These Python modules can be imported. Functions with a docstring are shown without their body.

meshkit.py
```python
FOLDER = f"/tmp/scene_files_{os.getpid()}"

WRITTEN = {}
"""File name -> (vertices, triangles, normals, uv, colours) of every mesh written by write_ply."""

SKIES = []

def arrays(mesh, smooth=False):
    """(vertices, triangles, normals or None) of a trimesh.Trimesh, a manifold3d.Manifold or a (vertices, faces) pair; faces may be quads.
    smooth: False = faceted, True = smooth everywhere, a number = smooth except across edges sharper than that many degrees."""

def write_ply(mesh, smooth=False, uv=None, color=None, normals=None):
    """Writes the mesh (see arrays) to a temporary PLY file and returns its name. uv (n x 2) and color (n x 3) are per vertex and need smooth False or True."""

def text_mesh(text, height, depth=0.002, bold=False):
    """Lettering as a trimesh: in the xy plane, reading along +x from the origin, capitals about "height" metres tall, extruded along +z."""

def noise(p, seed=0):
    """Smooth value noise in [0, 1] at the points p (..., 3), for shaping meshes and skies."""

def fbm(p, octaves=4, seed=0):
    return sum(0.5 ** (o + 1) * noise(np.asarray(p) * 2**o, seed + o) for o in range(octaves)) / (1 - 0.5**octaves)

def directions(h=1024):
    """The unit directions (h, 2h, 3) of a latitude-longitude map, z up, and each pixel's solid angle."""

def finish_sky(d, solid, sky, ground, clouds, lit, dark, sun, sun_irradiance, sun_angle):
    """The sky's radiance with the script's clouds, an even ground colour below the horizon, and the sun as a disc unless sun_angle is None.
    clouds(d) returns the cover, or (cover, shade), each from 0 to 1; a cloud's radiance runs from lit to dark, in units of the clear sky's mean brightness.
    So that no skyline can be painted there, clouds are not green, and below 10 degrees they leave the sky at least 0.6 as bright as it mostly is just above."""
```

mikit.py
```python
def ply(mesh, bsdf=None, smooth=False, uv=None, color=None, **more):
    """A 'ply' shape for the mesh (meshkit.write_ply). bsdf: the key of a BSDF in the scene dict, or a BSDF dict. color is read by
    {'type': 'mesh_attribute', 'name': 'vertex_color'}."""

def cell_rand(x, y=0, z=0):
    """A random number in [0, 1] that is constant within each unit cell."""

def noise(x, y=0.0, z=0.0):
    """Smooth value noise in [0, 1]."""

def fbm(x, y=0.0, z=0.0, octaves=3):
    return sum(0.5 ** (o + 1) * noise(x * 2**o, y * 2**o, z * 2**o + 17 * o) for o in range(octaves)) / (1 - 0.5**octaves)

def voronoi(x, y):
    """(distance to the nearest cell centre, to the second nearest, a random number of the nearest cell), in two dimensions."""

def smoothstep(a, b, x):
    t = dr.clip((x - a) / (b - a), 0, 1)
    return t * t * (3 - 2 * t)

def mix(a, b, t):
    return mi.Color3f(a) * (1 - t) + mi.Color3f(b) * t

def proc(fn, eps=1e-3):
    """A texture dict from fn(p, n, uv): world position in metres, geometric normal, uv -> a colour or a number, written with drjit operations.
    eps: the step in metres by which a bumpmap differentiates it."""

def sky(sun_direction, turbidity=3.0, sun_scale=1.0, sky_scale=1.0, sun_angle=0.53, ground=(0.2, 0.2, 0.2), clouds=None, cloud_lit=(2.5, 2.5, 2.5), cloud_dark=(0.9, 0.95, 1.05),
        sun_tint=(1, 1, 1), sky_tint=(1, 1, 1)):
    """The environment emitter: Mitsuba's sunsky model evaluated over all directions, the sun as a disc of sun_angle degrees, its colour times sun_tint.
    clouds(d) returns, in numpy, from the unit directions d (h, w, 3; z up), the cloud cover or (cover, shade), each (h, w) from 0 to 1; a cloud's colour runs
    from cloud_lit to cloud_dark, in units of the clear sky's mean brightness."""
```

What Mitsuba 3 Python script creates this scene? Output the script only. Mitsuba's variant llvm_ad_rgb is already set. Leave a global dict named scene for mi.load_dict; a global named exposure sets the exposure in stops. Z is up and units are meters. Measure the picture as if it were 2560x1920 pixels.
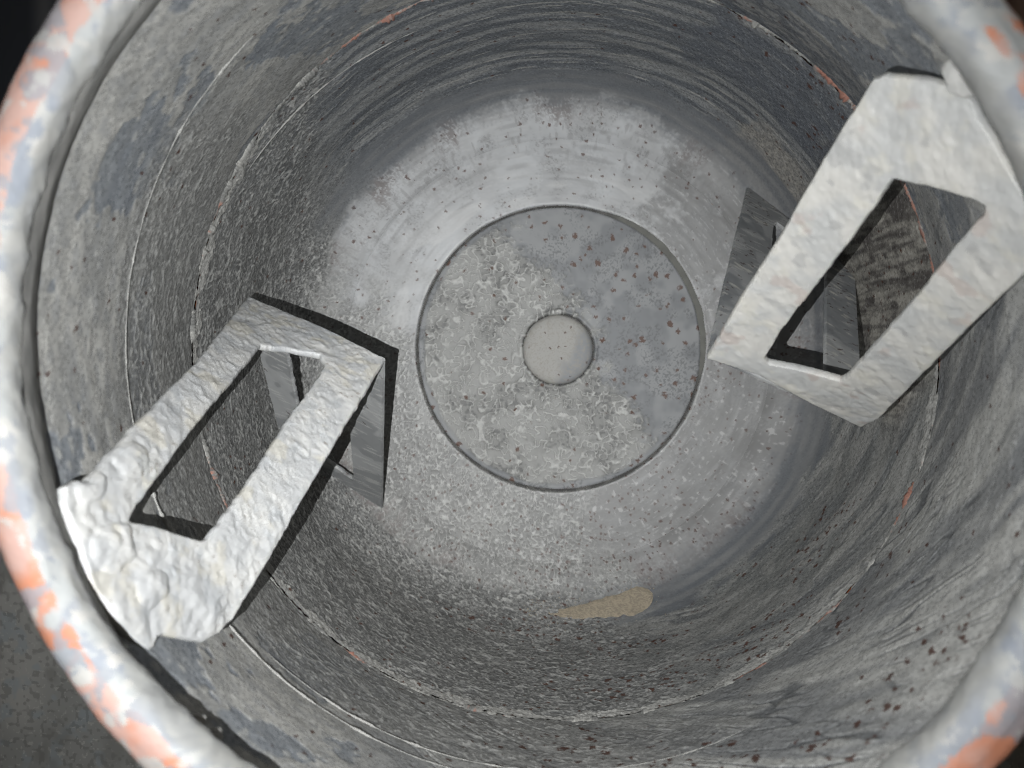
import math
import numpy as np
import drjit as dr
import mitsuba as mi
import shapely
from scipy.spatial import Delaunay, cKDTree
import mikit
import meshkit
from mikit import noise, fbm, voronoi, smoothstep, mix, proc, cell_rand

T = mi.ScalarTransform4f
scene, labels = {}, {}
PI = math.pi

# ---------------------------------------------------------------- camera, light, exposure
EYE = np.array([-0.0005, 0.0007, 0.7509])
FWD = np.array([-0.05572621, -0.04008925, -0.99764094])
UP = np.array([-0.00223582, 0.9991961, -0.04002686])
scene["camera"] = {"type": "thinlens", "fov": 67.0, "fov_axis": "x", "near_clip": 0.01, "far_clip": 400.0,
                   "aperture_radius": 0.0016, "focus_distance": 0.60,
                   "to_world": T().look_at(origin=EYE.tolist(), target=(EYE + FWD).tolist(), up=UP.tolist())}
scene["sky"] = mikit.sky([0.3, 0.5, 0.8], turbidity=3, sun_scale=0.1, sky_scale=0.06, sun_angle=20, clouds=lambda d: 1.0)
# the flash beside the lens: hard shadows fall to the upper right of everything
FLASH = EYE + np.array([-0.0370, -0.0240, 0.0])
FLASH_WATT = 1.78
scene["flash"] = {"type": "spot", "intensity": {"type": "rgb", "value": [FLASH_WATT * 0.985, FLASH_WATT, FLASH_WATT * 1.0]},
                  "cutoff_angle": 62.0, "beam_width": 10.0,
                  "to_world": T().look_at(origin=FLASH.tolist(), target=(FLASH + FWD).tolist(), up=UP.tolist())}
exposure = 0.0


# ---------------------------------------------------------------- helpers
def add(key, mesh, bsdf, smooth=True, color=None, label=None, cat=None, group=None, kind=None):
    """color: a function of the points, or the colours themselves"""
    if callable(color):
        color = ev(color, np.asarray(mesh[0]))
    scene[key] = mikit.ply(mesh, bsdf, smooth=smooth, color=color)
    tag(key, label, cat, group, kind)


def tag(key, label=None, cat=None, group=None, kind=None):
    d = {}
    if label: d["label"] = label
    if cat: d["category"] = cat
    if group: d["group"] = group
    if kind: d["kind"] = kind
    if d: labels[key] = d


def twosided(b):
    return {"type": "twosided", "bsdf": b}


def points(v):
    return mi.Point3f(*(mi.Float(np.ascontiguousarray(v[:, k], dtype=np.float32)) for k in range(3)))


def ev(fn, v, *more):
    """evaluates a drjit function at the vertices v: colours as (n, 3)"""
    return np.array(fn(points(v), *more), dtype=float).T


# ---------------------------------------------------------------- relief and colour functions, evaluated at the vertices of fine meshes
def cyl(p):
    r = dr.sqrt(p.x * p.x + p.y * p.y) + 1e-6
    return r, p.x / r, p.y / r, r + p.z          # L = r + z grows all the way from the floor's middle to the mouth


def toward(c, s, deg):
    a = math.radians(deg)
    return c * math.cos(a) + s * math.sin(a)


def worms(x, y, z, f):
    """curled ridges of dried slurry: the contour lines of a warped noise, broken into short pieces"""
    wx = noise(x * f * 0.55, y * f * 0.55, z * f * 0.55 + 9.0) - 0.5
    wy = noise(x * f * 0.55 + 31.0, y * f * 0.55, z * f * 0.55) - 0.5
    a = noise(x * f + 1.5 * wx, y * f + 1.5 * wy, z * f + 1.5 * wx)
    b = noise(x * f * 1.5 + 50.0 + wy, y * f * 1.5 - wx, z * f * 1.5 + wy)
    ra = 1 - dr.abs(2 * a - 1)
    rb = 1 - dr.abs(2 * b - 1)
    gate = noise(x * f * 0.6 + 7.0, y * f * 0.6, z * f * 0.6 + 3.0)
    return dr.maximum(smoothstep(0.72, 0.94, ra) * smoothstep(0.42, 0.60, gate), 0.8 * smoothstep(0.78, 0.96, rb) * smoothstep(0.46, 0.64, 1 - gate))


def specks(u, v, cell, share, size):
    """rust spots: small ragged islands in some of the cells"""
    d, _, k = voronoi(u / cell, v / cell)
    rag = noise(u * 700.0, v * 700.0, 4.0) - 0.5
    return dr.select(k < share, smoothstep(0.0, 0.06, size * (0.4 + 0.8 * k / dr.maximum(share, 1e-3)) - d + 0.30 * rag), 0.0)


RUST = (0.062, 0.026, 0.017)


def wall_coords(p):
    r, c, s, L = cyl(p)
    return r, c, s, L, dr.atan2(s, c)


def floor_all(p):
    """(height in mm, colour) of the worn steel bottom, out to where the wall begins"""
    r, c, s, L, th = wall_coords(p)
    big = fbm(p.x * 18, p.y * 18, 3.0) - 0.5
    crust = smoothstep(0.06, 0.12, (-0.70 * p.x - 0.72 * p.y) + big * 0.16)
    w = worms(p.x, p.y, p.z + 0.3, 330.0)
    br = noise(c * 26, s * 26, r * 600)
    br2 = noise(c * 60, s * 60, r * 260)
    fine = noise(p.x * 800, p.y * 800, 1.0)
    cl = fbm(p.x * 45, p.y * 45, 2.0)
    lowr = smoothstep(-0.03, 0.10, p.x * 0.60 - p.y * 0.80 + big * 0.2)
    worn = smoothstep(0.0, 0.45, toward(c, s, 128) + big * 1.5 + (cl - 0.5) * 0.9 + 0.4 * (br2 - 0.5))        # polished steel at the upper left, with skylight reflection painted into its lighter colour
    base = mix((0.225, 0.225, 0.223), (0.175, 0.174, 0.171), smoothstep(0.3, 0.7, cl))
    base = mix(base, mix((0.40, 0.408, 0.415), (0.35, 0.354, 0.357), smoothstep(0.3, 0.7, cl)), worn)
    arcs = noise(c * 5 + 1, s * 5, r * 180)
    base = mix(base, mix((0.14, 0.14, 0.14), (0.36, 0.36, 0.36), arcs), smoothstep(0.12, 0.3, dr.abs(arcs - 0.5)) * 0.4)
    base = mix(base, (0.42, 0.42, 0.42), smoothstep(0.58, 0.8, br) * smoothstep(0.4, 0.6, br2) * 0.55)
    base = mix(base, (0.16, 0.158, 0.155), smoothstep(0.62, 0.8, br2) * smoothstep(0.4, 0.7, lowr + 0.3 * cl) * 0.5)
    blot = fbm(p.x * 60 + 9, p.y * 60, 5.0)
    base = mix(base, (0.15, 0.147, 0.145), smoothstep(0.60, 0.80, fine) * smoothstep(0.50, 0.72, blot) * 0.6)
    base = mix(base, (0.21, 0.215, 0.22), smoothstep(0.50, 0.66, blot) * 0.22)
    base = mix(base, mix((0.165, 0.165, 0.16), (0.215, 0.215, 0.207), smoothstep(0.35, 0.65, cl)), crust * 0.9)
    base = mix(base, (0.105, 0.105, 0.10), crust * smoothstep(0.55, 0.72, noise(p.x * 500, p.y * 500, 3.0)) * 0.6)
    base = mix(base, (0.42, 0.42, 0.405), crust * w * 0.7)
    big2 = fbm(p.x * 24 + 7, p.y * 24, 4.0)
    base = mix(base, (0.17, 0.168, 0.166), smoothstep(0.50, 0.64, big2 + 0.25 * (fine - 0.5)) * (0.25 + 0.35 * lowr) * (1 - crust))
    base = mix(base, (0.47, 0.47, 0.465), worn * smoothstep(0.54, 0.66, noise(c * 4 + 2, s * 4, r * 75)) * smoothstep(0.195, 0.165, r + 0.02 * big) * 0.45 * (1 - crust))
    scratch = noise(c * 70, s * 70, r * 120)
    base = mix(base, (0.46, 0.455, 0.45), smoothstep(0.64, 0.8, scratch) * smoothstep(0.5, 0.7, br2) * lowr * 0.6)
    base = mix(base, (0.175, 0.17, 0.168), smoothstep(0.66, 0.8, 1 - scratch) * smoothstep(0.16, 0.22, r) * 0.4)
    # tongues of brown stain run inwards from the grime in the corner
    tongue = noise(c * 42, s * 42, r * 20)
    brown = smoothstep(0.214, 0.240, r + 0.040 * (tongue - 0.5)) * smoothstep(0.40, 0.60, noise(c * 7 + 3, s * 7, 4.0)) * smoothstep(0.30, 0.6, fine + 0.5 * (tongue - 0.5))
    base = mix(base, (0.135, 0.115, 0.110), brown * 0.75)
    ru = specks(p.x, p.y, 0.0100, 0.48, 0.12)
    dots = 0.60 * smoothstep(0.02, 0.12, p.x * 0.5 - p.y * 0.86) * smoothstep(0.42, 0.62, noise(p.x * 25, p.y * 25, 8.0))
    ru2 = specks(p.x + 2.0, p.y, 0.0058, dots, 0.2)
    base = mix(base, RUST, dr.maximum(ru * 0.9, ru2 * 0.85))
    h = 0.25 * (1 - crust) * arcs + crust * (w * 0.36 + 0.2 * noise(p.x * 500, p.y * 500, 3.0)) + (1 - crust) * (0.07 * br + 0.07 * fine) + 0.10 * cl
    return h, base


def bowl_all(p):
    r, c, s, L, th = wall_coords(p)
    big = fbm(p.x * 14, p.y * 14, p.z * 14) - 0.5
    mid = fbm(c * 12, s * 12, L * 50) - 0.5
    left = smoothstep(0.12, 0.42, toward(c, s, 214) + big * 0.9)
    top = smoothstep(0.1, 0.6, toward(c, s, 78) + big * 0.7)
    low = smoothstep(0.40, 0.65, toward(c, s, 330) + big * 0.4)
    w = worms(c * 0.26 * 0.9, s * 0.26 * 0.9, L, 235.0)
    st = noise(c * 3.5, s * 3.5, L * 130 + 2.0 * big)
    st2 = noise(c * 8, s * 8, L * 330 + 3.0 * big)
    st3 = noise(c * 20, s * 20, L * 650 + 5.0 * big)
    pit = noise(p.x * 520, p.y * 520, p.z * 520)
    base = mix((0.24, 0.238, 0.228), (0.155, 0.157, 0.155), smoothstep(0.35, 0.65, fbm(p.x * 26, p.y * 26, p.z * 26)))
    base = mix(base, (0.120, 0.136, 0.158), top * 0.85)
    flow = (1 - left)
    base = mix(base, mix((0.30, 0.298, 0.285), (0.105, 0.11, 0.116), smoothstep(0.33, 0.6, st + 0.35 * (st2 - 0.5))), flow * 0.5)
    base = mix(base, (0.34, 0.335, 0.315), flow * smoothstep(0.56, 0.78, st2) * smoothstep(0.45, 0.62, st3) * 0.75)
    base = mix(base, (0.085, 0.092, 0.102), flow * smoothstep(0.60, 0.75, 1 - st2) * smoothstep(0.4, 0.6, st) * 0.7)
    base = mix(base, mix((0.165, 0.17, 0.165), (0.225, 0.225, 0.215), smoothstep(-0.06, 0.06, mid + 0.12 * (st - 0.5))), low * 0.78)
    base = mix(base, (0.27, 0.268, 0.255), low * smoothstep(0.5, 0.75, st3) * smoothstep(0.45, 0.6, st2) * 0.45)
    # long sweeps wiped through the film, climbing along the drum
    sp = L - 0.10 * th + 0.012 * big
    sw = 0.65 * noise(c * 4 + 2, s * 4, sp * 75) + 0.35 * noise(c * 9, s * 9, sp * 240)
    cut = smoothstep(0.04, 0.012, dr.abs(noise(c * 6 + 7, s * 6, sp * 110) - 0.5))
    wipe = low * smoothstep(0.40, 0.55, noise(c * 5, s * 5, L * 30))
    base = mix(base, mix((0.135, 0.14, 0.142), (0.285, 0.283, 0.27), smoothstep(0.34, 0.64, sw)), wipe * 0.75)
    base = mix(base, (0.10, 0.105, 0.11), wipe * cut * 0.6)
    # brown earthy crust behind the right paddle
    earth = smoothstep(0.90, 0.98, toward(c, s, 12) + big * 0.25)
    base = mix(base, mix((0.31, 0.295, 0.262), (0.07, 0.062, 0.057), smoothstep(0.28, 0.66, 0.65 * fbm(c * 60 + 3 + 3 * mid, s * 60, L * 14) + 0.35 * fbm(c * 110, s * 110, L * 50) + 0.5 * mid)), earth * 0.9)
    base = mix(base, mix((0.13, 0.132, 0.131), (0.185, 0.186, 0.183), smoothstep(-0.06, 0.06, mid)), left * 0.8)
    base = mix(base, (0.10, 0.10, 0.097), left * smoothstep(0.60, 0.42, pit) * 0.7)
    base = mix(base, (0.39, 0.39, 0.375), left * w * (0.55 + 0.45 * pit))
    # pale mortar packed along the underside of the seam
    pack = smoothstep(0.4, 0.6, noise(c * 3 + 1, s * 3, 8.0) + 0.25 * smoothstep(-0.2, 0.6, toward(c, s, 215)))
    lip = smoothstep(0.1905, 0.1925, p.z + 0.009 * (noise(c * 24, s * 24, 3.0) - 0.5) + 0.004 * (noise(c * 90, s * 90, 3.0) - 0.5)) * pack
    base = mix(base, mix((0.26, 0.258, 0.245), (0.40, 0.395, 0.375), pit), lip * 0.95)
    # a bare navy patch with rust blisters, across the seam at the upper right
    navy = smoothstep(0.960, 0.970, toward(c, s, 50) + 0.06 * big + 0.04 * mid) * smoothstep(0.355, 0.37, L + 0.07 * big + 0.03 * mid)
    base = mix(base, mix((0.075, 0.085, 0.105), (0.125, 0.135, 0.15), st), navy * (0.45 + 0.4 * smoothstep(0.35, 0.6, fbm(p.x * 110, p.y * 110, p.z * 110))))
    mud = smoothstep(0.972, 0.986, toward(c, s, 38) + 0.06 * big + 0.04 * mid) * smoothstep(0.35, 0.32, L + 0.05 * mid)
    base = mix(base, mix((0.30, 0.285, 0.255), (0.21, 0.20, 0.185), smoothstep(0.4, 0.6, pit)), mud * 0.8)
    gr = noise(p.x * 850, p.y * 850, p.z * 850)
    base = base * (1 - 0.45 * smoothstep(0.52, 0.78, gr)) + mi.Color3f(0.10) * smoothstep(0.30, 0.12, gr)
    clump = smoothstep(0.40, 0.66, noise(th * 3.2, L * 26, 4.0))
    ru = specks(th * 0.26, L, 0.009, 0.05 + clump * (0.15 + 0.40 * smoothstep(0.1, 0.6, toward(c, s, 310))), 0.15)
    ru2 = specks(th * 0.26 + 3.0, L + 1.0, 0.013, clump * 1.1 * smoothstep(0.70, 0.95, toward(c, s, 298) + big) + clump * navy * smoothstep(0.45, 0.6, noise(p.x * 40, p.y * 40, p.z * 40)), 0.19)
    base = mix(base, RUST, dr.maximum(ru, ru2) * 0.92)
    h = left * (0.5 * w + 0.16 * pit) + flow * (1 - 0.75 * low) * (0.22 * st + 0.18 * st2 + 0.15 * st3) + earth * 1.2 * noise(c * 45 + 3 + 1.5 * mid, s * 45, L * 40) + wipe * (0.6 * sw - 0.35 * cut) + 0.10 * pit + lip * (0.9 + 0.6 * pit)
    # down in the corner the worn floor takes over; a dark film of grime lies between the two, thick at the top and right
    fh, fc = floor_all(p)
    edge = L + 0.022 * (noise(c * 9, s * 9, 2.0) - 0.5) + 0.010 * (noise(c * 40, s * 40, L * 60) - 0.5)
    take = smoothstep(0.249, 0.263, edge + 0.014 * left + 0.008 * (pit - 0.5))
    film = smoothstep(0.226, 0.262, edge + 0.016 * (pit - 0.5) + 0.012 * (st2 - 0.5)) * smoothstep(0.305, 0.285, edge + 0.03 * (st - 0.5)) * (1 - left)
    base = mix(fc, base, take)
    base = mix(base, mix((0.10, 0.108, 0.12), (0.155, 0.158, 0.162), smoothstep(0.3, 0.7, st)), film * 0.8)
    return fh * (1 - take) + h * take * (1 - 0.7 * film), base


def cone_all(p):
    r, c, s, L, th = wall_coords(p)
    big = fbm(p.x * 14, p.y * 14, p.z * 14) - 0.5
    left = smoothstep(0.15, 0.55, toward(c, s, 215) + big * 0.9) * smoothstep(0.345, 0.325, p.z + big * 0.05 + 0.03 * smoothstep(0.3, 0.9, toward(c, s, 250)) - 0.012)
    w = worms(c * 0.24 * 0.9, s * 0.24 * 0.9, L * 0.9, 235.0)
    a = 0.24 * th
    # smears of a trowel or a gloved hand, at the lower right: broad bands with a few long grooves
    wig = 0.010 * (noise(a * 22, L * 22, 4.0) - 0.5) + 0.0025 * (noise(a * 90, L * 90, 6.0) - 0.5)
    dg, al = a - 1.1 * L + wig, a + L
    band = 0.6 * noise(al * 6, dg * 34, 2.0) + 0.4 * noise(al * 18, dg * 110, 5.0)
    n1 = noise(al * 8, dg * 70, 8.0)
    n2 = noise(al * 12 + 4, dg * 120, 9.0)
    groove = dr.maximum(smoothstep(0.045, 0.012, dr.abs(n1 - 0.5)), 0.7 * smoothstep(0.04, 0.01, dr.abs(n2 - 0.5)))
    groove = groove * smoothstep(0.42, 0.58, noise(a * 26 + 5, L * 26, 3.0))
    lr = smoothstep(0.25, 0.6, toward(c, s, 310) + big * 0.7)
    grit = noise(p.x * 520, p.y * 520, p.z * 520)
    g2 = fbm(p.x * 160, p.y * 160, p.z * 160)
    st = noise(c * 14, s * 14, L * 170)
    lump = smoothstep(0.70, 0.84, noise(c * 40, s * 40, L * 200))
    base = mix((0.30, 0.30, 0.29), (0.385, 0.38, 0.36), smoothstep(0.3, 0.7, fbm(c * 9, s * 9, L * 40)))
    base = mix(base, (0.255, 0.26, 0.263), smoothstep(0.45, 0.7, g2) * 0.6)
    # bare bluish steel where the crust has come off
    bare = smoothstep(0.585, 0.605, fbm(c * 5 + 3, s * 5 + 1, L * 22) + 0.10 * smoothstep(0.0, 0.8, toward(c, s, 70)) + 0.16 * (g2 - 0.5))
    base = mix(base, mix((0.16, 0.178, 0.205), (0.22, 0.235, 0.25), st), bare * 0.85)
    base = mix(base, (0.15, 0.152, 0.15), smoothstep(0.66, 0.8, st) * 0.22 * (1 - lr))
    base = mix(base, (0.43, 0.425, 0.40), lump * (0.25 + 0.5 * grit))
    base = mix(base, mix((0.215, 0.22, 0.224), (0.42, 0.418, 0.40), smoothstep(0.32, 0.66, band)), lr * 0.85)
    base = mix(base, (0.12, 0.125, 0.13), lr * groove * 0.85)
    base = mix(base, (0.14, 0.14, 0.136), left * smoothstep(0.62, 0.42, grit) * 0.6)
    base = mix(base, (0.205, 0.205, 0.20), left * 0.6)
    base = mix(base, (0.44, 0.44, 0.425), left * w * 0.8)
    navy = smoothstep(0.965, 0.973, toward(c, s, 52) + 0.05 * big) * smoothstep(0.535, 0.52, L + 0.06 * big)
    base = mix(base, mix((0.085, 0.095, 0.115), (0.14, 0.15, 0.165), st), navy * (0.4 + 0.45 * smoothstep(0.35, 0.6, g2)))
    hot = smoothstep(0.6, 0.95, toward(c, s, 296) + big) + 0.9 * smoothstep(0.93, 1.0, toward(c, s, 55) + 0.25 * big)
    gr = noise(p.x * 850, p.y * 850, p.z * 850)
    base = base * (1 - 0.45 * smoothstep(0.52, 0.78, gr)) + mi.Color3f(0.10) * smoothstep(0.30, 0.12, gr)
    clump = smoothstep(0.40, 0.66, noise(th * 3.2, L * 26, 4.0))
    ru = specks(th * 0.24, L, 0.010, 0.05 + clump * (0.12 + 0.35 * hot), 0.14)
    ru2 = specks(th * 0.24 + 3.0, L + 1.0, 0.014, clump * 1.0 * smoothstep(0.3, 0.9, hot), 0.18)
    base = mix(base, RUST, dr.maximum(ru, ru2) * 0.92)
    h = left * (0.4 * w + 0.12 * grit) + lr * (0.9 * band - 0.6 * groove) + 0.13 * grit + 0.12 * lump + 0.12 * st * (1 - lr) - 0.3 * bare
    return h, base


DCX, DCY = 0.0022, 0.0042


def disc_all(p):
    x, y = p.x - DCX, p.y - DCY
    r = dr.sqrt(x * x + y * y)
    big = fbm(p.x * 40, p.y * 40, 6.0) - 0.5
    bare_ = smoothstep(0.018, 0.040, 0.81 * x + 0.59 * y + 0.06 * big + 0.02 * (noise(p.x * 350, p.y * 350, 2.0) - 0.5))
    crust = 1 - dr.maximum(bare_, smoothstep(0.129, 0.133, r + 0.008 * big))
    w = worms(p.x, p.y, 0.7, 205.0)
    cl = fbm(p.x * 60, p.y * 60, 2.0)
    fine = noise(p.x * 800, p.y * 800, 1.0)
    bare = mix((0.225, 0.23, 0.234), (0.165, 0.171, 0.178), smoothstep(0.35, 0.65, cl))
    bare = mix(bare, (0.10, 0.102, 0.105), smoothstep(0.55, 0.72, fine) * smoothstep(0.44, 0.6, fbm(p.x * 55 + 4, p.y * 55, 3.0)) * 0.7)
    cr = mix((0.25, 0.25, 0.241), (0.185, 0.185, 0.178), smoothstep(0.35, 0.65, cl))
    cr = mix(cr, (0.10, 0.10, 0.098), smoothstep(0.55, 0.72, noise(p.x * 420, p.y * 420, 3.0)) * smoothstep(0.46, 0.62, cl) * 0.8)
    cr = mix(cr, (0.42, 0.42, 0.405), w * (0.5 + 0.5 * fine))
    base = mix(bare, cr, crust)
    ru = specks(p.x + 1.0, p.y, 0.0125, 0.16 + 0.40 * (1 - crust), 0.13 + 0.07 * (1 - crust))
    return crust * (1.0 * w + 0.7 * cl + 0.35 * fine) + 0.06 * fine, mix(base, (0.080, 0.036, 0.022), ru * 0.9)


def boss_all(p):
    x, y = p.x - DCX, p.y - DCY
    f = noise(p.x * 900, p.y * 900, p.z * 900)
    tan = smoothstep(0.006, -0.006, 0.75 * x - 0.4 * y - 0.012 + 0.02 * (fbm(p.x * 90, p.y * 90, 1.0) - 0.5))
    b = mix((0.215, 0.222, 0.23), (0.30, 0.295, 0.28), tan)
    b = mix(b, (0.26, 0.245, 0.22), smoothstep(0.5, 0.75, f) * 0.8)
    return 0.12 * f, mix(b, RUST, specks(p.x, p.y + 1.0, 0.007, 0.35, 0.13) * 0.85)


def groove_all(p):
    f = fbm(p.x * 160, p.y * 160, 1.0)
    fill = smoothstep(0.70, 0.9, toward(p.x / 0.137, p.y / 0.137, 28))      # packed with mortar at the upper right
    return fill * 2.2 + 0.5 * f, mix(mix((0.045, 0.044, 0.042), (0.085, 0.082, 0.077), smoothstep(0.45, 0.65, f)), mix((0.10, 0.10, 0.092), (0.15, 0.15, 0.135), f), fill)


def rim_color(p, f):
    """f: 0..1 round the tube: 0 outermost, 0.25 top, 0.5 innermost"""
    wx, wy = 0.012 * (noise(p.x * 60, p.y * 60, p.z * 60) - 0.5), 0.012 * (noise(p.x * 60 + 9, p.y * 60, p.z * 60) - 0.5)
    p = mi.Point3f(p.x + wx, p.y + wy, p.z + wx - wy)
    big = fbm(p.x * 30, p.y * 30, p.z * 40 + 5)
    mid = fbm(p.x * 85, p.y * 85, p.z * 85, 5)
    white = mix((0.215, 0.222, 0.22), (0.150, 0.163, 0.185), smoothstep(0.5, 0.62, fbm(p.x * 105 + 5, p.y * 105, p.z * 105)))
    white = mix(white, (0.265, 0.26, 0.247), smoothstep(0.55, 0.62, fbm(p.x * 110 + 1, p.y * 110, p.z * 110, 4)))
    orange = mix((0.285, 0.118, 0.070), (0.275, 0.180, 0.155), smoothstep(0.36, 0.56, fbm(p.x * 60 + 3, p.y * 60, p.z * 60, 4)))
    lowleft = smoothstep(-0.6, 0.9, -0.9 * p.x / 0.195 - 0.4 * p.y / 0.195)
    bare = smoothstep(0.425, 0.455, mid * 0.62 + big * 0.45 - 0.05 + 0.055 * lowleft - 0.085 * smoothstep(0.2, 0.8, (0.75 * p.x + 0.65 * p.y) / 0.195) + 0.16 * smoothstep(0.18, 0.05, f) - 0.5 * smoothstep(0.33, 0.42, f))
    b = mix(white, orange, bare)
    b = mix(b, (0.148, 0.158, 0.175), smoothstep(0.56, 0.585, fbm(p.x * 110 + 9, p.y * 110, p.z * 90, 5)) * 0.8)
    b = mix(b, (0.24, 0.24, 0.23), smoothstep(0.60, 0.64, fbm(p.x * 150 + 2, p.y * 150, p.z * 150)) * 0.8)
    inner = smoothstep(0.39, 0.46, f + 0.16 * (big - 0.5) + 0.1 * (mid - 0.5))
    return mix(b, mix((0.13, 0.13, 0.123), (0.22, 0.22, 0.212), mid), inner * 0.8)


def outside_color(p):
    f = fbm(p.x * 20, p.y * 20, p.z * 20)
    b = mix((0.38, 0.12, 0.05), (0.33, 0.32, 0.30), smoothstep(0.5, 0.56, f))
    return mix(b, (0.14, 0.06, 0.04), smoothstep(0.62, 0.68, fbm(p.x * 60, p.y * 60, p.z * 60)))


def seam_color(p):
    r, c, s, L = cyl(p)
    f = fbm(p.x * 130, p.y * 130, p.z * 130)
    b = mix((0.20, 0.20, 0.193), (0.36, 0.355, 0.335), smoothstep(0.4, 0.6, f))
    worn = smoothstep(0.55, 0.62, -0.05 + 0.10 * smoothstep(0.3, 0.9, toward(c, s, 30)) + fbm(c * 5.5 + 4, s * 5.5, 2.0) + 0.30 * (noise(p.x * 240, p.y * 240, p.z * 900) - 0.5))
    return mix(b, (0.36, 0.155, 0.11), worn * 0.8)


def ridge_color(p):
    return mix((0.22, 0.22, 0.21), (0.33, 0.325, 0.31), fbm(p.x * 200, p.y * 200, p.z * 200))


def fillet_color(p):
    return mix((0.27, 0.27, 0.26), (0.37, 0.365, 0.35), smoothstep(0.3, 0.7, fbm(p.x * 120, p.y * 120, p.z * 120)))


def coat_color(p):
    f = fbm(p.x * 60, p.y * 60, p.z * 60)
    g = noise(p.x * 420, p.y * 420, p.z * 420)
    b = mix((0.345, 0.35, 0.352), (0.405, 0.404, 0.394), smoothstep(0.35, 0.65, f))
    b = mix(b, (0.40, 0.38, 0.325), smoothstep(0.57, 0.66, fbm(p.x * 55 + 3, p.y * 55, p.z * 55, 5)) * 0.55)
    b = mix(b, (0.31, 0.322, 0.332), smoothstep(0.58, 0.70, fbm(p.x * 90, p.y * 90 + 7, p.z * 90)) * 0.6)
    return mix(b, (0.22, 0.2, 0.18), smoothstep(0.78, 0.88, g) * smoothstep(0.5, 0.6, f) * 0.7)


def coat2_color(p):
    f = fbm(p.x * 60, p.y * 60, p.z * 60)
    b = mix((0.345, 0.347, 0.34), (0.405, 0.397, 0.375), smoothstep(0.35, 0.65, f))
    b = mix(b, (0.43, 0.415, 0.365), smoothstep(0.54, 0.68, fbm(p.x * 80 + 3, p.y * 80, p.z * 80, 5)) * 0.5)
    b = mix(b, (0.27, 0.27, 0.265), smoothstep(0.62, 0.68, fbm(p.x * 75, p.y * 75 + 7, p.z * 75)) * 0.6)
    return mix(b, (0.3, 0.22, 0.19), smoothstep(0.66, 0.74, fbm(p.x * 65 + 20, p.y * 65, p.z * 65)) * 0.35)


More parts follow.
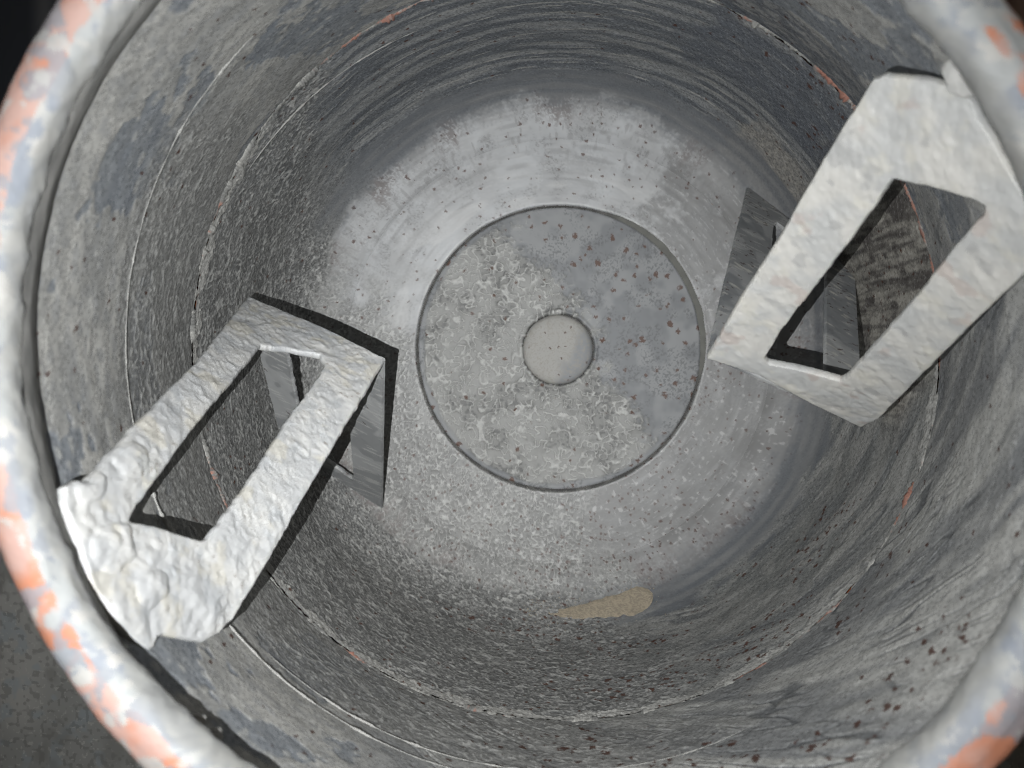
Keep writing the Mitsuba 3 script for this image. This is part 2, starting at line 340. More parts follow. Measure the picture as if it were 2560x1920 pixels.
def leg_color(p):
    st = noise(p.x * 90 + p.y * 400, p.y * 60, p.z * 500)
    film = smoothstep(0.48, 0.51, fbm(p.x * 28 + 2, p.y * 28, p.z * 28))
    b = mix((0.20, 0.205, 0.207), (0.27, 0.275, 0.275), film)
    b = mix(b, (0.40, 0.40, 0.385), smoothstep(0.6, 0.8, st) * 0.5)
    return mix(b, (0.07, 0.05, 0.045), specks(p.x + p.z, p.y - p.z, 0.008, 0.3, 0.13) * 0.8)


def leg2_color(p):
    b = mix(leg_color(p), mix((0.125, 0.133, 0.143), (0.17, 0.177, 0.183), noise(p.x * 120, p.y * 120, p.z * 120)), smoothstep(0.47, 0.55, fbm(p.x * 30 + 6, p.y * 30, p.z * 30)) * 0.7)
    st = noise(p.x * 250 + p.y * 250, p.y * 200, p.z * 300)
    b = mix(b, (0.36, 0.355, 0.33), smoothstep(0.68, 0.82, st) * smoothstep(0.48, 0.6, fbm(p.x * 60, p.y * 60, p.z * 60)))
    return mix(b, (0.05, 0.028, 0.022), specks(p.x + p.z, p.y - p.z, 0.007, 0.45, 0.16) * 0.85)


def sand_color(p):
    g = noise(p.x * 1100, p.y * 1100, p.z * 1100)
    return mix((0.335, 0.285, 0.215), (0.22, 0.195, 0.155), smoothstep(0.35, 0.7, g))


# ---------------------------------------------------------------- materials
def coated(col, alpha=0.4, gloss=0.05):
    """a dull surface with a share of blurred mirror reflection"""
    c = {"type": "mesh_attribute", "name": "vertex_color"} if col == "vertex" else proc(col) if callable(col) else {"type": "rgb", "value": list(col)}
    return twosided({"type": "blendbsdf", "weight": gloss, "first": {"type": "diffuse", "reflectance": c},
                     "second": {"type": "roughconductor", "material": "none", "distribution": "ggx", "alpha": alpha}})


scene["crust_mat"] = coated("vertex", 0.35, 0.035)
scene["steel_mat"] = coated("vertex", 0.30, 0.07)
scene["mortar_mat"] = coated("vertex", 0.5, 0.03)
scene["paint_mat"] = coated("vertex", 0.4, 0.02)
scene["coat_mat"] = coated("vertex", 0.3, 0.045)
scene["sand_mat"] = twosided({"type": "diffuse", "reflectance": {"type": "mesh_attribute", "name": "vertex_color"}})


def ground_color(p, n, uv):
    f = fbm(p.x * 7, p.y * 7, 1.0)
    g = fbm(p.x * 60, p.y * 60, 2.0)
    b = mix((0.29, 0.296, 0.288), (0.40, 0.40, 0.385), smoothstep(0.35, 0.65, f))
    b = mix(b, (0.30, 0.345, 0.375), smoothstep(0.55, 0.68, g) * 0.6)
    gg = noise(p.x * 260, p.y * 260, 1.0)
    b = mix(b, (0.16, 0.16, 0.155), smoothstep(0.6, 0.8, gg) * 0.5)
    b = mix(b, (0.46, 0.46, 0.44), smoothstep(0.80, 0.9, noise(p.x * 400, p.y * 400, 4.0)) * 0.6)
    return mix(b, (0.20, 0.20, 0.19), smoothstep(0.52, 0.68, fbm(p.x * 28 + 8, p.y * 28, 3.0)) * 0.6)


scene["ground_mat"] = coated(ground_color, 0.6, 0.02)
scene["black_mat"] = coated((0.007, 0.008, 0.010), 0.25, 0.03)
scene["cable_mat"] = coated((0.22, 0.17, 0.12), 0.4, 0.03)
scene["block_mat"] = coated(lambda p, n, uv: mix((0.40, 0.30, 0.275), (0.36, 0.29, 0.24), noise(p.x * 150, p.y * 150, p.z * 150)), 0.6, 0.02)

# ---------------------------------------------------------------- the setting: the ground
n = 40
gx = np.concatenate([-np.geomspace(60, 0.05, n), np.geomspace(0.05, 60, n)])
gv = np.array([[x, y, -0.03] for y in gx for x in gx])
m2 = len(gx)
gf = np.array([[j * m2 + i, j * m2 + i + 1, (j + 1) * m2 + i + 1, (j + 1) * m2 + i] for j in range(m2 - 1) for i in range(m2 - 1)])
add("ground", (gv, gf), "ground_mat", smooth=False, label="dark grey concrete floor around the drum", cat="ground", kind="structure")

# ---------------------------------------------------------------- the drum
OV_DX, OV_DY, OV_E, OV_PH, OV_Z = -0.0105, -0.0060, -0.0238, 0.7651, 0.2006


def oval(v):
    """the mouth of the old drum is a little out of round and off centre"""
    w = np.clip((v[:, 2] - OV_Z) / (0.475 - OV_Z), 0, 1.2)
    c, s = math.cos(OV_PH), math.sin(OV_PH)
    a, b = v[:, 0] * c + v[:, 1] * s, -v[:, 0] * s + v[:, 1] * c
    a, b = a * (1 + OV_E * w), b * (1 - OV_E * w)
    return np.stack([a * c - b * s + OV_DX * w, a * s + b * c + OV_DY * w, v[:, 2]], 1)


def resample(pts, step):
    pts = np.asarray(pts, float)
    d = np.concatenate([[0], np.cumsum(np.linalg.norm(np.diff(pts, axis=0), axis=1))])
    t = np.linspace(0, d[-1], max(2, int(round(d[-1] / step)) + 1))
    return np.stack([np.interp(t, d, pts[:, 0]), np.interp(t, d, pts[:, 1])], 1)


def revolve(profile, nth, coarse=None, detail=None, warp=True, centre=(0, 0)):
    """a surface of revolution of the (r, z) profile, facing left of the way it runs: (mesh, colours); coarse: relief in metres (numpy);
    detail: relief in millimetres and colour (drjit)"""
    P = np.asarray(profile)
    nr = len(P)
    th = np.arange(nth) * 2 * PI / nth
    tan = np.gradient(P, axis=0)
    tan /= np.linalg.norm(tan, axis=1, keepdims=True)
    nrm = np.stack([-tan[:, 1], tan[:, 0]], 1)
    R, Z = np.repeat(P[:, 0], nth), np.repeat(P[:, 1], nth)
    C, S = np.tile(np.cos(th), nr), np.tile(np.sin(th), nr)
    N = np.stack([np.repeat(nrm[:, 0], nth) * C, np.repeat(nrm[:, 0], nth) * S, np.repeat(nrm[:, 1], nth)], 1)
    v = np.stack([R * C + centre[0], R * S + centre[1], Z], 1)
    h, col = np.zeros(len(v)), None
    if coarse is not None:
        h = h + coarse(v)
    if detail is not None:
        hd, c = detail(points(v))
        h, col = h + np.array(hd, dtype=float).ravel() * 1e-3, np.array(c, dtype=float).T
    v = v + N * h[:, None]
    if warp:
        v = oval(v)
    i, j = np.meshgrid(np.arange(nr - 1), np.arange(nth), indexing="ij")
    j2 = (j + 1) % nth
    f = np.stack([i * nth + j, i * nth + j2, (i + 1) * nth + j2, (i + 1) * nth + j], -1).reshape(-1, 4)
    return (v, f), col


def add_revolved(key, made, bsdf, **more):
    add(key, made[0], bsdf, color=made[1], **more)


def bezier(a, b, c, n=24):
    t = np.linspace(0, 1, n)[:, None]
    return (1 - t) ** 2 * np.array(a) + 2 * t * (1 - t) * np.array(b) + t * t * np.array(c)


DRUM = "mixer_drum"
tag(DRUM, "old steel mixing drum seen from above, inside crusted with grey dried cement", "mixing drum")


def lumpy(k, a, off=0.0):
    return lambda v: a * (meshkit.fbm(v * k + off, 3) - 0.5)


def bowl_coarse(v):
    th, L = np.arctan2(v[:, 1], v[:, 0]), v[:, 2] + np.hypot(v[:, 0], v[:, 1])
    q = np.stack([np.cos(th) * 6, np.sin(th) * 6, L * 60], 1)
    up = np.clip((v[:, 2] - 0.004) / 0.03, 0, 1)
    return (0.0011 * (meshkit.fbm(q, 3, 3) - 0.5) + 0.0008 * (meshkit.noise(v * 90) - 0.5)) * up


def cone_coarse(v):
    th, L = np.arctan2(v[:, 1], v[:, 0]), v[:, 2] + np.hypot(v[:, 0], v[:, 1])
    q = np.stack([np.cos(th) * 5, np.sin(th) * 5, L * 40], 1)
    a = 0.24 * th
    sm = meshkit.fbm(np.stack([a * 18 + L * 18, (a - 1.1 * L) * 110, 0 * a], 1), 3, 5) - 0.5
    lr = np.clip((np.cos(th - math.radians(310)) - 0.5) / 0.3, 0, 1)
    return 0.0009 * (meshkit.fbm(q, 3, 8) - 0.5) + 0.0007 * sm * lr + 0.0007 * (meshkit.noise(v * 80) - 0.5)


def floor_coarse(v):
    r = np.hypot(v[:, 0], v[:, 1])
    return 0.0006 * (meshkit.fbm(v * 60, 3) - 0.5) - np.where(r < 0.1405, 0.0006 * meshkit.fbm(v * 90, 3, 2), 0)


floor_profile = resample([(0.1384, -0.0030), (0.1392, -0.0002), (0.1400, 0.0), (0.205, 0.0)], 0.0008)
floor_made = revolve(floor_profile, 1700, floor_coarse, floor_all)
fxy = floor_made[0][0][:, :2]
frad = np.linalg.norm(fxy, axis=1)
near = np.clip((0.18 - frad) / 0.04, 0, 1)
gape = np.clip((fxy @ [math.cos(0.5), math.sin(0.5)] / frad - 0.72) / 0.2, 0, 1) * np.clip((0.15 - frad) / 0.012, 0, 1)   # wider, packed with mortar
fxy *= (1 + 0.020 * gape)[:, None]
fxy += near[:, None] * np.array([DCX, DCY])
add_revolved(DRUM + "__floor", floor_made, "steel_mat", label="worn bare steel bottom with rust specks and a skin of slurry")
bowl_profile = resample(np.vstack([bezier((0.205, 0.0), (0.262, 0.0), (0.2642, 0.080), 60), [(0.2656, 0.2005)]]), 0.00088)
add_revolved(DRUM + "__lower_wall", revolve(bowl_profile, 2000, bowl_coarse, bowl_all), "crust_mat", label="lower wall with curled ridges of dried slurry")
cone_profile = resample([(0.2656, 0.2005), (0.2015, 0.470)], 0.0013)
add_revolved(DRUM + "__upper_wall", revolve(cone_profile, 1600, cone_coarse, cone_all), "crust_mat", label="upper wall narrowing to the mouth, grey with bare bluish patches")

# groove and raised bottom disc with its round boss
groove_profile = resample([(0.030, -0.0028), (0.1435, -0.0028)], 0.0009)
add_revolved(DRUM + "__groove", revolve(groove_profile, 900, None, groove_all, warp=False, centre=(DCX, DCY)), "mortar_mat", label="dark groove round the bottom disc")
disc_profile = resample([(0.0350, -0.0026), (0.0356, 0.0014), (0.0364, 0.0024), (0.0392, 0.0011), (0.1350, 0.0010), (0.1360, 0.0004), (0.1365, -0.0030)], 0.0008)


def disc_coarse(v):
    r = np.hypot(v[:, 0] - DCX, v[:, 1] - DCY)
    return 0.0005 * (meshkit.fbm(v * 120, 3) - 0.5) + np.where(r > 0.1346, 0.0007 * (meshkit.fbm(v * 130, 3, 4) - 0.5), 0)


add_revolved(DRUM + "__bottom_disc", revolve(disc_profile, 1100, disc_coarse, disc_all, warp=False, centre=(DCX, DCY)), "crust_mat", label="round bottom disc, one part smooth and bluish")
boss_profile = resample(np.vstack([[(0.0003, 0.0040)], [(0.020, 0.0036)], bezier((0.025, 0.0034), (0.0328, 0.0026), (0.0338, -0.0026))]), 0.0008)
add_revolved(DRUM + "__boss", revolve(boss_profile, 260, lumpy(150, 0.0006), boss_all, warp=False, centre=(DCX - 0.0004, DCY - 0.0004)), "mortar_mat", label="small round boss in the middle")

# seam where the two halves of the drum meet, and thin ridges of mortar on the walls
seam_th = np.linspace(0, 2 * PI, 1200, endpoint=False)


def hoop(radius, z, thick, start, end, n, seed, wob=0.0015, squash=1.0, lift=0.0):
    """a thin uneven bead along the wall"""
    th = np.linspace(math.radians(start), math.radians(end), n)
    ring = np.stack([np.cos(th) * 6, np.sin(th) * 6, 0 * th + seed], 1)
    amp = thick * (0.25 + 1.5 * np.clip(meshkit.fbm(ring * 6, 3, seed), 0, 1)) * np.clip((meshkit.fbm(ring * 2.2 + 5, 3, seed + 9) - 0.44) / 0.12, 0.60 if end - start > 359 else 0.35, 1)
    if end - start < 359:
        amp *= np.clip(np.minimum(th - th[0], th[-1] - th) / 0.12, 0.02, 1)
    zz = z + wob * (meshkit.fbm(ring * 1.5, 3, seed + 3) - 0.5) * 2 + lift * (th - th[0]) / (th[-1] - th[0])
    rr = radius - (zz - z) * 0.2353
    k = 8
    a = np.arange(k) * 2 * PI / k
    rad = amp[:, None] * np.cos(a)[None]
    hh = amp[:, None] * np.sin(a)[None] * squash
    jit = 1 + 0.35 * (meshkit.noise(np.stack([np.repeat(th, k) * 220, np.tile(np.arange(k), n) * 1.7, 0 * np.repeat(th, k)], 1), seed).reshape(n, k) - 0.5) * 2
    rad, hh = rad * jit, hh * jit
    R = rr[:, None] + rad
    v = np.stack([(R * np.cos(th)[:, None]).ravel(), (R * np.sin(th)[:, None]).ravel(), (zz[:, None] + hh).ravel()], 1)
    i, j = np.meshgrid(np.arange(n - 1), np.arange(k), indexing="ij")
    f = np.stack([i * k + j, i * k + (j + 1) % k, (i + 1) * k + (j + 1) % k, (i + 1) * k + j], -1).reshape(-1, 4)
    return oval(v), f


add(DRUM + "__seam", hoop(0.2664, 0.2008, 0.0029, 0, 360.2, 2400, 2, wob=0.0006, squash=1.6), "mortar_mat", color=seam_color, label="welded seam with orange paint scraped bare in places")
ridges = [(0.2295, 0.3405, 0.0007, 128, 262, 1, 0.0), (0.2335, 0.325, 0.0006, 226, 300, 5, -0.012), (0.263, 0.166, 0.0006, 112, 150, 7, 0.045),
          (0.2335, 0.338, 0.0005, 262, 318, 9, -0.05), (0.2645, 0.21, 0.0014, 196, 300, 11, 0.0)]
for i, (r, z, t_, a0, a1, seed, lift) in enumerate(ridges):
    add(DRUM + "__mortar_ridge" + (f"_{i:03d}" if i else ""), hoop(r, z, t_, a0, a1, int(10 * (a1 - a0)), seed, lift=lift), "mortar_mat", color=ridge_color)

# rolled rim
RC, ZC, RA = 0.1968, 0.478, 0.0097
nt, nk = 1000, 72
tt = np.linspace(0, 2 * PI, nt + 1)
kk = np.linspace(0, 2 * PI, nk + 1)
TH, KK = np.meshgrid(tt, kk, indexing="ij")
base = np.stack([np.cos(TH) * (RC + RA * np.cos(KK)), np.sin(TH) * (RC + RA * np.cos(KK)), ZC + RA * np.sin(KK)], -1).reshape(-1, 3)
inner = np.clip((-np.cos(KK) - 0.2) / 0.6, 0, 1).ravel()
bump = 0.0012 * (meshkit.fbm(base * 70, 4, 2) - 0.5) + 0.0006 * (meshkit.fbm(base * 260, 3, 7) - 0.5) + inner * 0.0030 * (meshkit.fbm(base * 110, 4, 6) - 0.45)
nrm = np.stack([np.cos(TH) * np.cos(KK), np.sin(TH) * np.cos(KK), np.sin(KK)], -1).reshape(-1, 3)
away = np.clip((np.cos(TH - math.radians(163)) - 0.42) / 0.3, 0, 1).ravel()          # the coat is thin along the left side
bump += 0.0034 * (1 - away) * np.clip((-np.cos(KK).ravel() + 0.1) / 1.0, 0, 1)
rv = oval(base + nrm * bump[:, None])
i, j = np.meshgrid(np.arange(nt), np.arange(nk), indexing="ij")
q = nk + 1
rf = np.stack([i * q + j, (i + 1) * q + j, (i + 1) * q + j + 1, i * q + j + 1], -1).reshape(-1, 4)
add(DRUM + "__rim", (rv, rf), "paint_mat", color=ev(rim_color, rv, mi.Float((KK.ravel() / (2 * PI)).astype(np.float32))), label="rolled rim with worn orange paint under white cement splashes")

# a fillet of mortar fills the corner under the rim along the left side
fn_, fk = 500, 14
fth = np.radians(np.linspace(100, 226, fn_))
fill = np.clip(np.minimum(np.arange(fn_) / 120, (fn_ - 1 - np.arange(fn_)) / 130), 0, 1) ** 0.7
ft = np.linspace(0, 1, fk)
F1 = np.array([RC - RA * 0.93, ZC - RA * 0.35])
F2 = np.stack([0.2030 + 0.0045 * fill, 0.4590 - 0.019 * fill], 1)
rr_ = F1[0] + (F2[:, :1] - F1[0]) * ft[None] - 0.0014 * np.sin(PI * ft)[None] * fill[:, None]
zz_ = F1[1] + (F2[:, 1:] - F1[1]) * ft[None]
FT = np.repeat(fth, fk)
fv = np.stack([rr_.ravel() * np.cos(FT), rr_.ravel() * np.sin(FT), zz_.ravel()], 1)
fv[:, :2] *= 1 - (0.006 * (meshkit.fbm(fv * 90, 4, 3) - 0.5))[:, None]
i, j = np.meshgrid(np.arange(fn_ - 1), np.arange(fk - 1), indexing="ij")
ff = np.stack([i * fk + j, i * fk + j + 1, (i + 1) * fk + j + 1, (i + 1) * fk + j], -1).reshape(-1, 4)
add(DRUM + "__mortar_fillet", (oval(fv), ff), "mortar_mat", color=fillet_color, label="fillet of grey mortar under the rim at the left")

# outside of the drum
outer_profile = resample([(0.2055, 0.468), (0.2725, 0.2005), (0.2715, 0.08), (0.268, 0.01), (0.24, -0.018), (0.02, -0.027)], 0.006)
add(DRUM + "__outer_shell", revolve(outer_profile, 400)[0], "paint_mat", color=outside_color)


# ---------------------------------------------------------------- paddles: bent sheets with a window, bolted inside the drum
def bil(q, u, v):
    A, B, P2, P1 = [np.array(x)[None] for x in q]
    u, v = u[:, None], v[:, None]
    return A * (1 - u) * (1 - v) + B * u * (1 - v) + P2 * u * v + P1 * (1 - u) * v


def ragged(pts, step, amp, k, seed):
    p = np.vstack([pts, pts[:1]])
    p = resample(p, step)[:-1]
    t = np.roll(p, -1, 0) - np.roll(p, 1, 0)
    t /= np.linalg.norm(t, axis=1, keepdims=True) + 1e-12
    d = meshkit.fbm(np.concatenate([p * k, 0 * p[:, :1] + seed], 1), 3, seed) - 0.5
    return p + np.stack([t[:, 1], -t[:, 0]], 1) * (d * 2 * amp)[:, None]


def sheet(quad, outline, hole, thick, edge_r, step, rag, lump, seed):
    """a plate on the bilinear patch of four corners: outline and window in its (u, v)"""
    q = [np.array(x) for x in quad]
    W = (np.linalg.norm(q[1] - q[0]) + np.linalg.norm(q[2] - q[3])) / 2
    H = (np.linalg.norm(q[3] - q[0]) + np.linalg.norm(q[2] - q[1])) / 2
    S = np.array([W, H])
    out = ragged(np.array(outline) * S, step, rag, 130, seed)
    rings = [out]
    hol = []
    if hole is not None:
        hol = [ragged(np.array(hole) * S, step, rag, 130, seed + 1)]
        rings += hol
    poly = shapely.Polygon(out, hol)
    border = np.vstack(rings)
    tree = cKDTree(border)
    lo, hi = border.min(0), border.max(0)
    gx, gy = np.meshgrid(np.arange(lo[0], hi[0], step), np.arange(lo[1], hi[1], step))
    g = np.stack([gx.ravel(), gy.ravel()], 1)
    rng = np.random.default_rng(seed)
    g = g + rng.uniform(-0.15, 0.15, g.shape) * step
    g = g[shapely.contains_xy(poly, g[:, 0], g[:, 1])]
    g = g[tree.query(g)[0] > 0.55 * step]
    pts = np.vstack([border, g])
    tri = Delaunay(pts).simplices
    cen = pts[tri].mean(1)
    tri = tri[shapely.contains_xy(poly, cen[:, 0], cen[:, 1])]
    a, b, c = pts[tri[:, 0]], pts[tri[:, 1]], pts[tri[:, 2]]
    flip = (b[:, 0] - a[:, 0]) * (c[:, 1] - a[:, 1]) - (b[:, 1] - a[:, 1]) * (c[:, 0] - a[:, 0]) < 0
    tri[flip] = tri[flip][:, ::-1]
    d = tree.query(pts)[0]
    d[: len(border)] = 0
    t = np.clip(d / edge_r, 0, 1)
    half = thick / 2 * np.sqrt(np.clip(1 - (1 - t) ** 2, 0, 1))
    uv = pts / S
    P = bil(q, uv[:, 0], uv[:, 1])
    e = 1e-3
    du = bil(q, uv[:, 0] + e, uv[:, 1]) - P
    dv_ = bil(q, uv[:, 0], uv[:, 1] + e) - P
    nrm = np.cross(du, dv_)
    nrm /= np.linalg.norm(nrm, axis=1, keepdims=True)
    if nrm[:, 2].mean() < 0:
        nrm = -nrm
        tri = tri[:, ::-1]
    edge = np.clip(d / 0.004, 0, 1)
    top = P + nrm * (half + lump(pts, uv) * edge)[:, None]
    bot = P - nrm * half[:, None]
    nb = len(border)
    remap = np.concatenate([np.arange(nb), len(pts) + np.arange(len(pts) - nb)])
    v = np.vstack([top, bot[nb:]])
    return v, np.vstack([tri, remap[tri[:, ::-1]]])


def rough_coat(amp1, amp2, seed, knobs=()):
    def f(pts, uv):
        q = np.concatenate([pts, 0 * pts[:, :1]], 1)
        w = np.stack([meshkit.noise(q * 60, seed), meshkit.noise(q * 60, seed + 1), 0 * uv[:, 0]], 1) * 0.6
        r = 1 - np.abs(2 * meshkit.fbm(q * 70 + w, 3, seed + 2) - 1)
        more = 0.6 + 0.8 * np.clip((uv[:, 1] - 0.7) / 0.35, 0, 1)
        h = amp1 * (meshkit.fbm(q * 45 + w, 4, seed + 3) - 0.4) * more + amp2 * (r - 0.6) + amp2 * 1.3 * (meshkit.fbm(q * 280 + w, 3, seed + 5) - 0.5)
        for u, v, rad, high in knobs:
            d = np.hypot(uv[:, 0] - u, (uv[:, 1] - v) * 2) * 0.12 / rad + 0.5 * (meshkit.fbm(q * 120, 2, seed) - 0.5)
            h = h + high * np.sqrt(np.clip(1 - d * d, 0, 1))
        return h
    return f


LU = [[-0.2328, 0.0418, 0.1759], [-0.1225, -0.0045, 0.2009], [-0.1642, -0.1334, 0.3829], [-0.1982, -0.053, 0.4509]]
LL = [[-0.2328, 0.0418, 0.1759], [-0.1225, -0.0045, 0.2009], [-0.1676, -0.1476, 0.0119], [-0.2496, -0.0763, 0.0609]]
RU = [[0.2052, -0.0476, 0.2209], [0.0974, -0.0016, 0.2409], [0.1381, 0.1194, 0.3909], [0.2053, 0.0398, 0.4059]]
RL = [[0.2052, -0.0476, 0.2209], [0.0974, -0.0016, 0.2409], [0.1766, 0.1523, 0.0119], [0.2583, 0.0675, 0.0609]]
LU_O = [[0.0, 0.0], [0.556, -0.017], [1.0, 0.0], [1.008, 0.28], [1.015, 0.647], [1.029, 0.85], [1.025, 0.974], [1.005, 1.022], [0.938, 1.061], [0.83, 1.084],
        [0.736, 1.101], [0.72, 1.112], [0.732, 1.132], [0.717, 1.144], [0.658, 1.147], [0.513, 1.144], [0.33, 1.115], [0.136, 1.062], [0.024, 1.033], [-0.009, 1.011],
        [0.0, 0.986], [0.036, 0.972], [0.029, 0.753], [0.041, 0.471]]
LU_H = [[0.286, 0.235], [0.436, 0.178], [0.633, 0.128], [0.688, 0.153], [0.698, 0.205], [0.676, 0.428], [0.679, 0.713], [0.655, 0.879], [0.628, 0.893], [0.429, 0.935],
        [0.292, 0.971], [0.28, 0.933], [0.269, 0.728]]
RU_O = [[0.0, 0.0], [0.284, 0.007], [0.689, 0.034], [1.0, 0.0], [1.005, 0.293], [0.991, 0.562], [1.001, 0.806], [0.991, 0.998], [0.988, 1.031], [0.948, 1.061],
        [0.791, 1.12], [0.653, 1.159], [0.585, 1.158], [0.531, 1.144], [0.447, 1.137], [0.181, 1.099], [-0.002, 1.079], [-0.007, 0.996], [-0.007, 0.722], [-0.02, 0.455], [-0.037, 0.103]]
RU_H = [[0.673, 0.895], [0.495, 0.957], [0.345, 1.003], [0.3, 1.012], [0.286, 0.999], [0.289, 0.916], [0.277, 0.688], [0.279, 0.4], [0.28, 0.227], [0.297, 0.201],
        [0.487, 0.159], [0.686, 0.11], [0.712, 0.125], [0.72, 0.266], [0.689, 0.579], [0.674, 0.771]]
LEG_O = [[0.0, 0.01], [1.0, 0.01], [1.0, 1.02], [0.0, 1.02]]
LEG_H = [[0.26, 0.14], [0.70, 0.12], [0.71, 0.90], [0.69, 0.925], [0.27, 0.90], [0.255, 0.86]]

PL, PR = DRUM + "__paddle", DRUM + "__paddle_001"
tag(PL, "bent paddle with a long window, thickly lumped with pale cement, at the left")
tag(PR, "bent paddle with a long window, thinly coated with cream cement, at the right")
flat = lambda pts, uv: 0.0006 * (meshkit.fbm(np.concatenate([pts * 120, 0 * pts[:, :1]], 1), 3, 1) - 0.5)
add(PL + "__upper_plate", sheet(LU, LU_O, LU_H, 0.0045, 0.0016, 0.0008, 0.0010, rough_coat(0.0024, 0.0010, 3, [(0.07, 0.975, 0.0085, 0.0022), (0.30, 1.04, 0.012, 0.002), (0.55, 1.05, 0.010, 0.002), (0.12, 0.86, 0.010, 0.0018)]), 3), "coat_mat", color=coat_color)
add(PL + "__lower_plate", sheet(LL, LEG_O, LEG_H, 0.0042, 0.0006, 0.0011, 0.0003, flat, 4), "crust_mat", smooth=False, color=leg_color)
add(PR + "__upper_plate", sheet(RU, RU_O, RU_H, 0.0050, 0.0013, 0.0008, 0.0005, rough_coat(0.0014, 0.0008, 13), 13), "coat_mat", color=coat2_color)
add(PR + "__lower_plate", sheet(RL, LEG_O, LEG_H, 0.0042, 0.0006, 0.0011, 0.0003, flat, 14), "crust_mat", smooth=False, color=leg2_color)


# ---------------------------------------------------------------- lumps of mortar and the sand
import trimesh


def blob(centre, radii, seed, rough=0.35, k=1.6, sub=4):
    m = trimesh.creation.icosphere(subdivisions=sub)
    v = np.array(m.vertices)
    v = v * (1 + rough * 2 * (meshkit.fbm(v * k + seed * 3.1, 3, seed) - 0.5))[:, None]
    return v * np.array(radii) + np.array(centre), np.array(m.faces)


lumps = [((-0.1452, -0.1490, 0.4525), (0.0044, 0.0044, 0.0042)), ((-0.1388, -0.1543, 0.4525), (0.0050, 0.0040, 0.0044)), ((-0.1530, -0.1430, 0.4520), (0.0032, 0.0032, 0.0030)),
         ((0.1660, 0.1130, 0.4250), (0.0110, 0.0100, 0.0050)), ((-0.1305, -0.1625, 0.4545), (0.0036, 0.0040, 0.0034))]
for i, (c_, r_) in enumerate(lumps):
    add(DRUM + "__mortar_lump" + (f"_{i:03d}" if i else ""), blob(c_, r_, i + 2, 0.16 if i == 3 else 0.35), "mortar_mat", color=fillet_color)


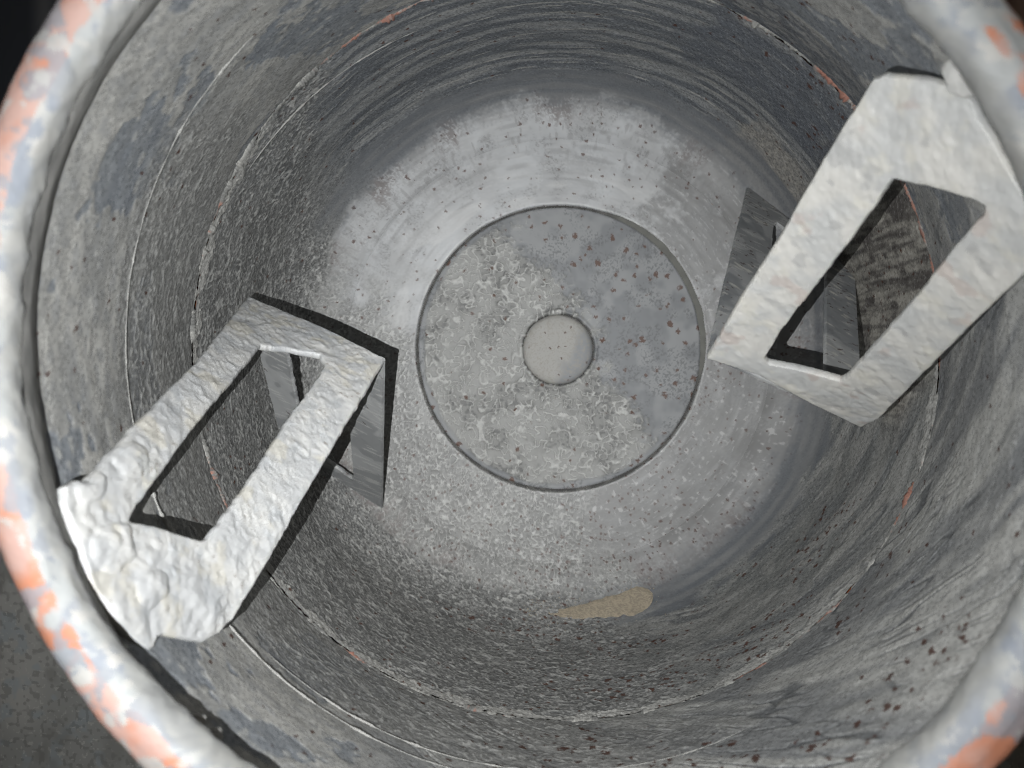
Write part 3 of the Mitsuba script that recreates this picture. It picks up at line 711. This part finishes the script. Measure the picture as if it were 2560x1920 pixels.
def sand():
    n_, m_ = 90, 26
    u, w = np.meshgrid(np.linspace(0, 1, n_), np.linspace(-1, 1, m_), indexing="ij")
    th = np.radians(266 + 26 * u)
    wid = 0.0088 * np.where(u < 0.78, (u / 0.78) ** 0.8, np.sqrt(np.clip(1 - ((u - 0.78) / 0.222) ** 2, 0, 1))) + 0.0004
    wid *= 0.75 + 0.5 * meshkit.fbm(np.stack([u * 9, np.sign(w) * 3, 0 * u], -1), 4)
    cr = 0.2480 - 0.002 * u
    rr = cr + wid * w
    kn = bezier((0.205, 0.0), (0.262, 0.0), (0.2642, 0.080), 200)
    zz = np.interp(rr, kn[:, 0], kn[:, 1])
    zz = np.where(rr < 0.205, 0.0, zz)
    h = 0.0036 * np.sqrt(np.clip(1 - w ** 2, 0, 1)) * np.clip(wid / 0.006, 0.1, 1) + 0.0005 * (meshkit.noise(np.stack([rr * 700, th * 180, 0 * th], -1)) - 0.5)
    v = np.stack([rr * np.cos(th), rr * np.sin(th), zz + h - 0.0006], -1).reshape(-1, 3)
    i, j = np.meshgrid(np.arange(n_ - 1), np.arange(m_ - 1), indexing="ij")
    f = np.stack([i * m_ + j, i * m_ + j + 1, (i + 1) * m_ + j + 1, (i + 1) * m_ + j], -1).reshape(-1, 4)
    f = np.vstack([f[:, [0, 1, 2]], f[:, [0, 2, 3]]])
    # loose grains round its edge and along the tail
    rng = np.random.default_rng(7)
    n_g = 420
    t = rng.uniform(-0.12, 1.04, n_g)
    gr = 0.2480 - 0.002 * t + rng.normal(0, 1, n_g) * 0.0058
    gt = np.radians(266 + 26 * t)
    gz = np.where(gr < 0.205, 0, np.interp(gr, kn[:, 0], kn[:, 1])) + 0.0003
    g = np.stack([gr * np.cos(gt), gr * np.sin(gt), gz], 1)
    octa = np.array([[1, 0, 0], [-1, 0, 0], [0, 1, 0], [0, -1, 0], [0, 0, 1], [0, 0, -1.0]])
    of = np.array([[0, 2, 4], [2, 1, 4], [1, 3, 4], [3, 0, 4], [2, 0, 5], [1, 2, 5], [3, 1, 5], [0, 3, 5]])
    gv_ = (g[:, None] + octa[None] * rng.uniform(0.0003, 0.0008, (n_g, 1, 1))).reshape(-1, 3)
    gf_ = (of[None] + 6 * np.arange(n_g)[:, None, None]).reshape(-1, 3) + len(v)
    return np.vstack([v, gv_]), np.vstack([f, gf_])


add("sand_patch", sand(), "sand_mat", color=sand_color, label="small tongue of brown sand lying in the bottom corner of the drum", cat="sand")


# ---------------------------------------------------------------- what shows past the rim in the corners of the photograph
def rounded_box(lo, hi, r):
    import manifold3d as m3
    lo, hi = np.array(lo) + r, np.array(hi) - r
    pts = np.array([[x, y, z] for x in (lo[0], hi[0]) for y in (lo[1], hi[1]) for z in (lo[2], hi[2])])
    s = m3.Manifold.sphere(r, 24)
    return m3.Manifold.batch_hull([s.translate(p.tolist()) for p in pts])


add("black_case", rounded_box((-0.62, 0.13, -0.03), (-0.315, 0.52, 0.27), 0.02), "black_mat", smooth=40,
    label="black plastic case standing beyond the rim at the top left corner", cat="case")
add("stone_block", rounded_box((0.225, 0.16, -0.03), (0.46, 0.40, 0.345), 0.006), "block_mat", smooth=40,
    label="pinkish brown block beyond the rim at the top right corner", cat="block")

ct = np.linspace(0, 1, 60)
cx = np.stack([-0.330 - 0.10 * ct, 0.235 + 0.16 * ct + 0.015 * np.sin(5 * ct), 0.2735 + 0.0 * ct], 1)
ca_ = np.arange(12) * 2 * PI / 12
side = np.array([0.85, 0.53, 0])
cv = (cx[:, None] + 0.004 * (np.cos(ca_)[None, :, None] * side + np.sin(ca_)[None, :, None] * np.array([0, 0, 1]))).reshape(-1, 3)
i, j = np.meshgrid(np.arange(59), np.arange(12), indexing="ij")
cf = np.stack([i * 12 + j, i * 12 + (j + 1) % 12, (i + 1) * 12 + (j + 1) % 12, (i + 1) * 12 + j], -1).reshape(-1, 4)
add("cable", (cv, cf), "cable_mat", label="tan cable lying on the black case at the top left corner", cat="cable")
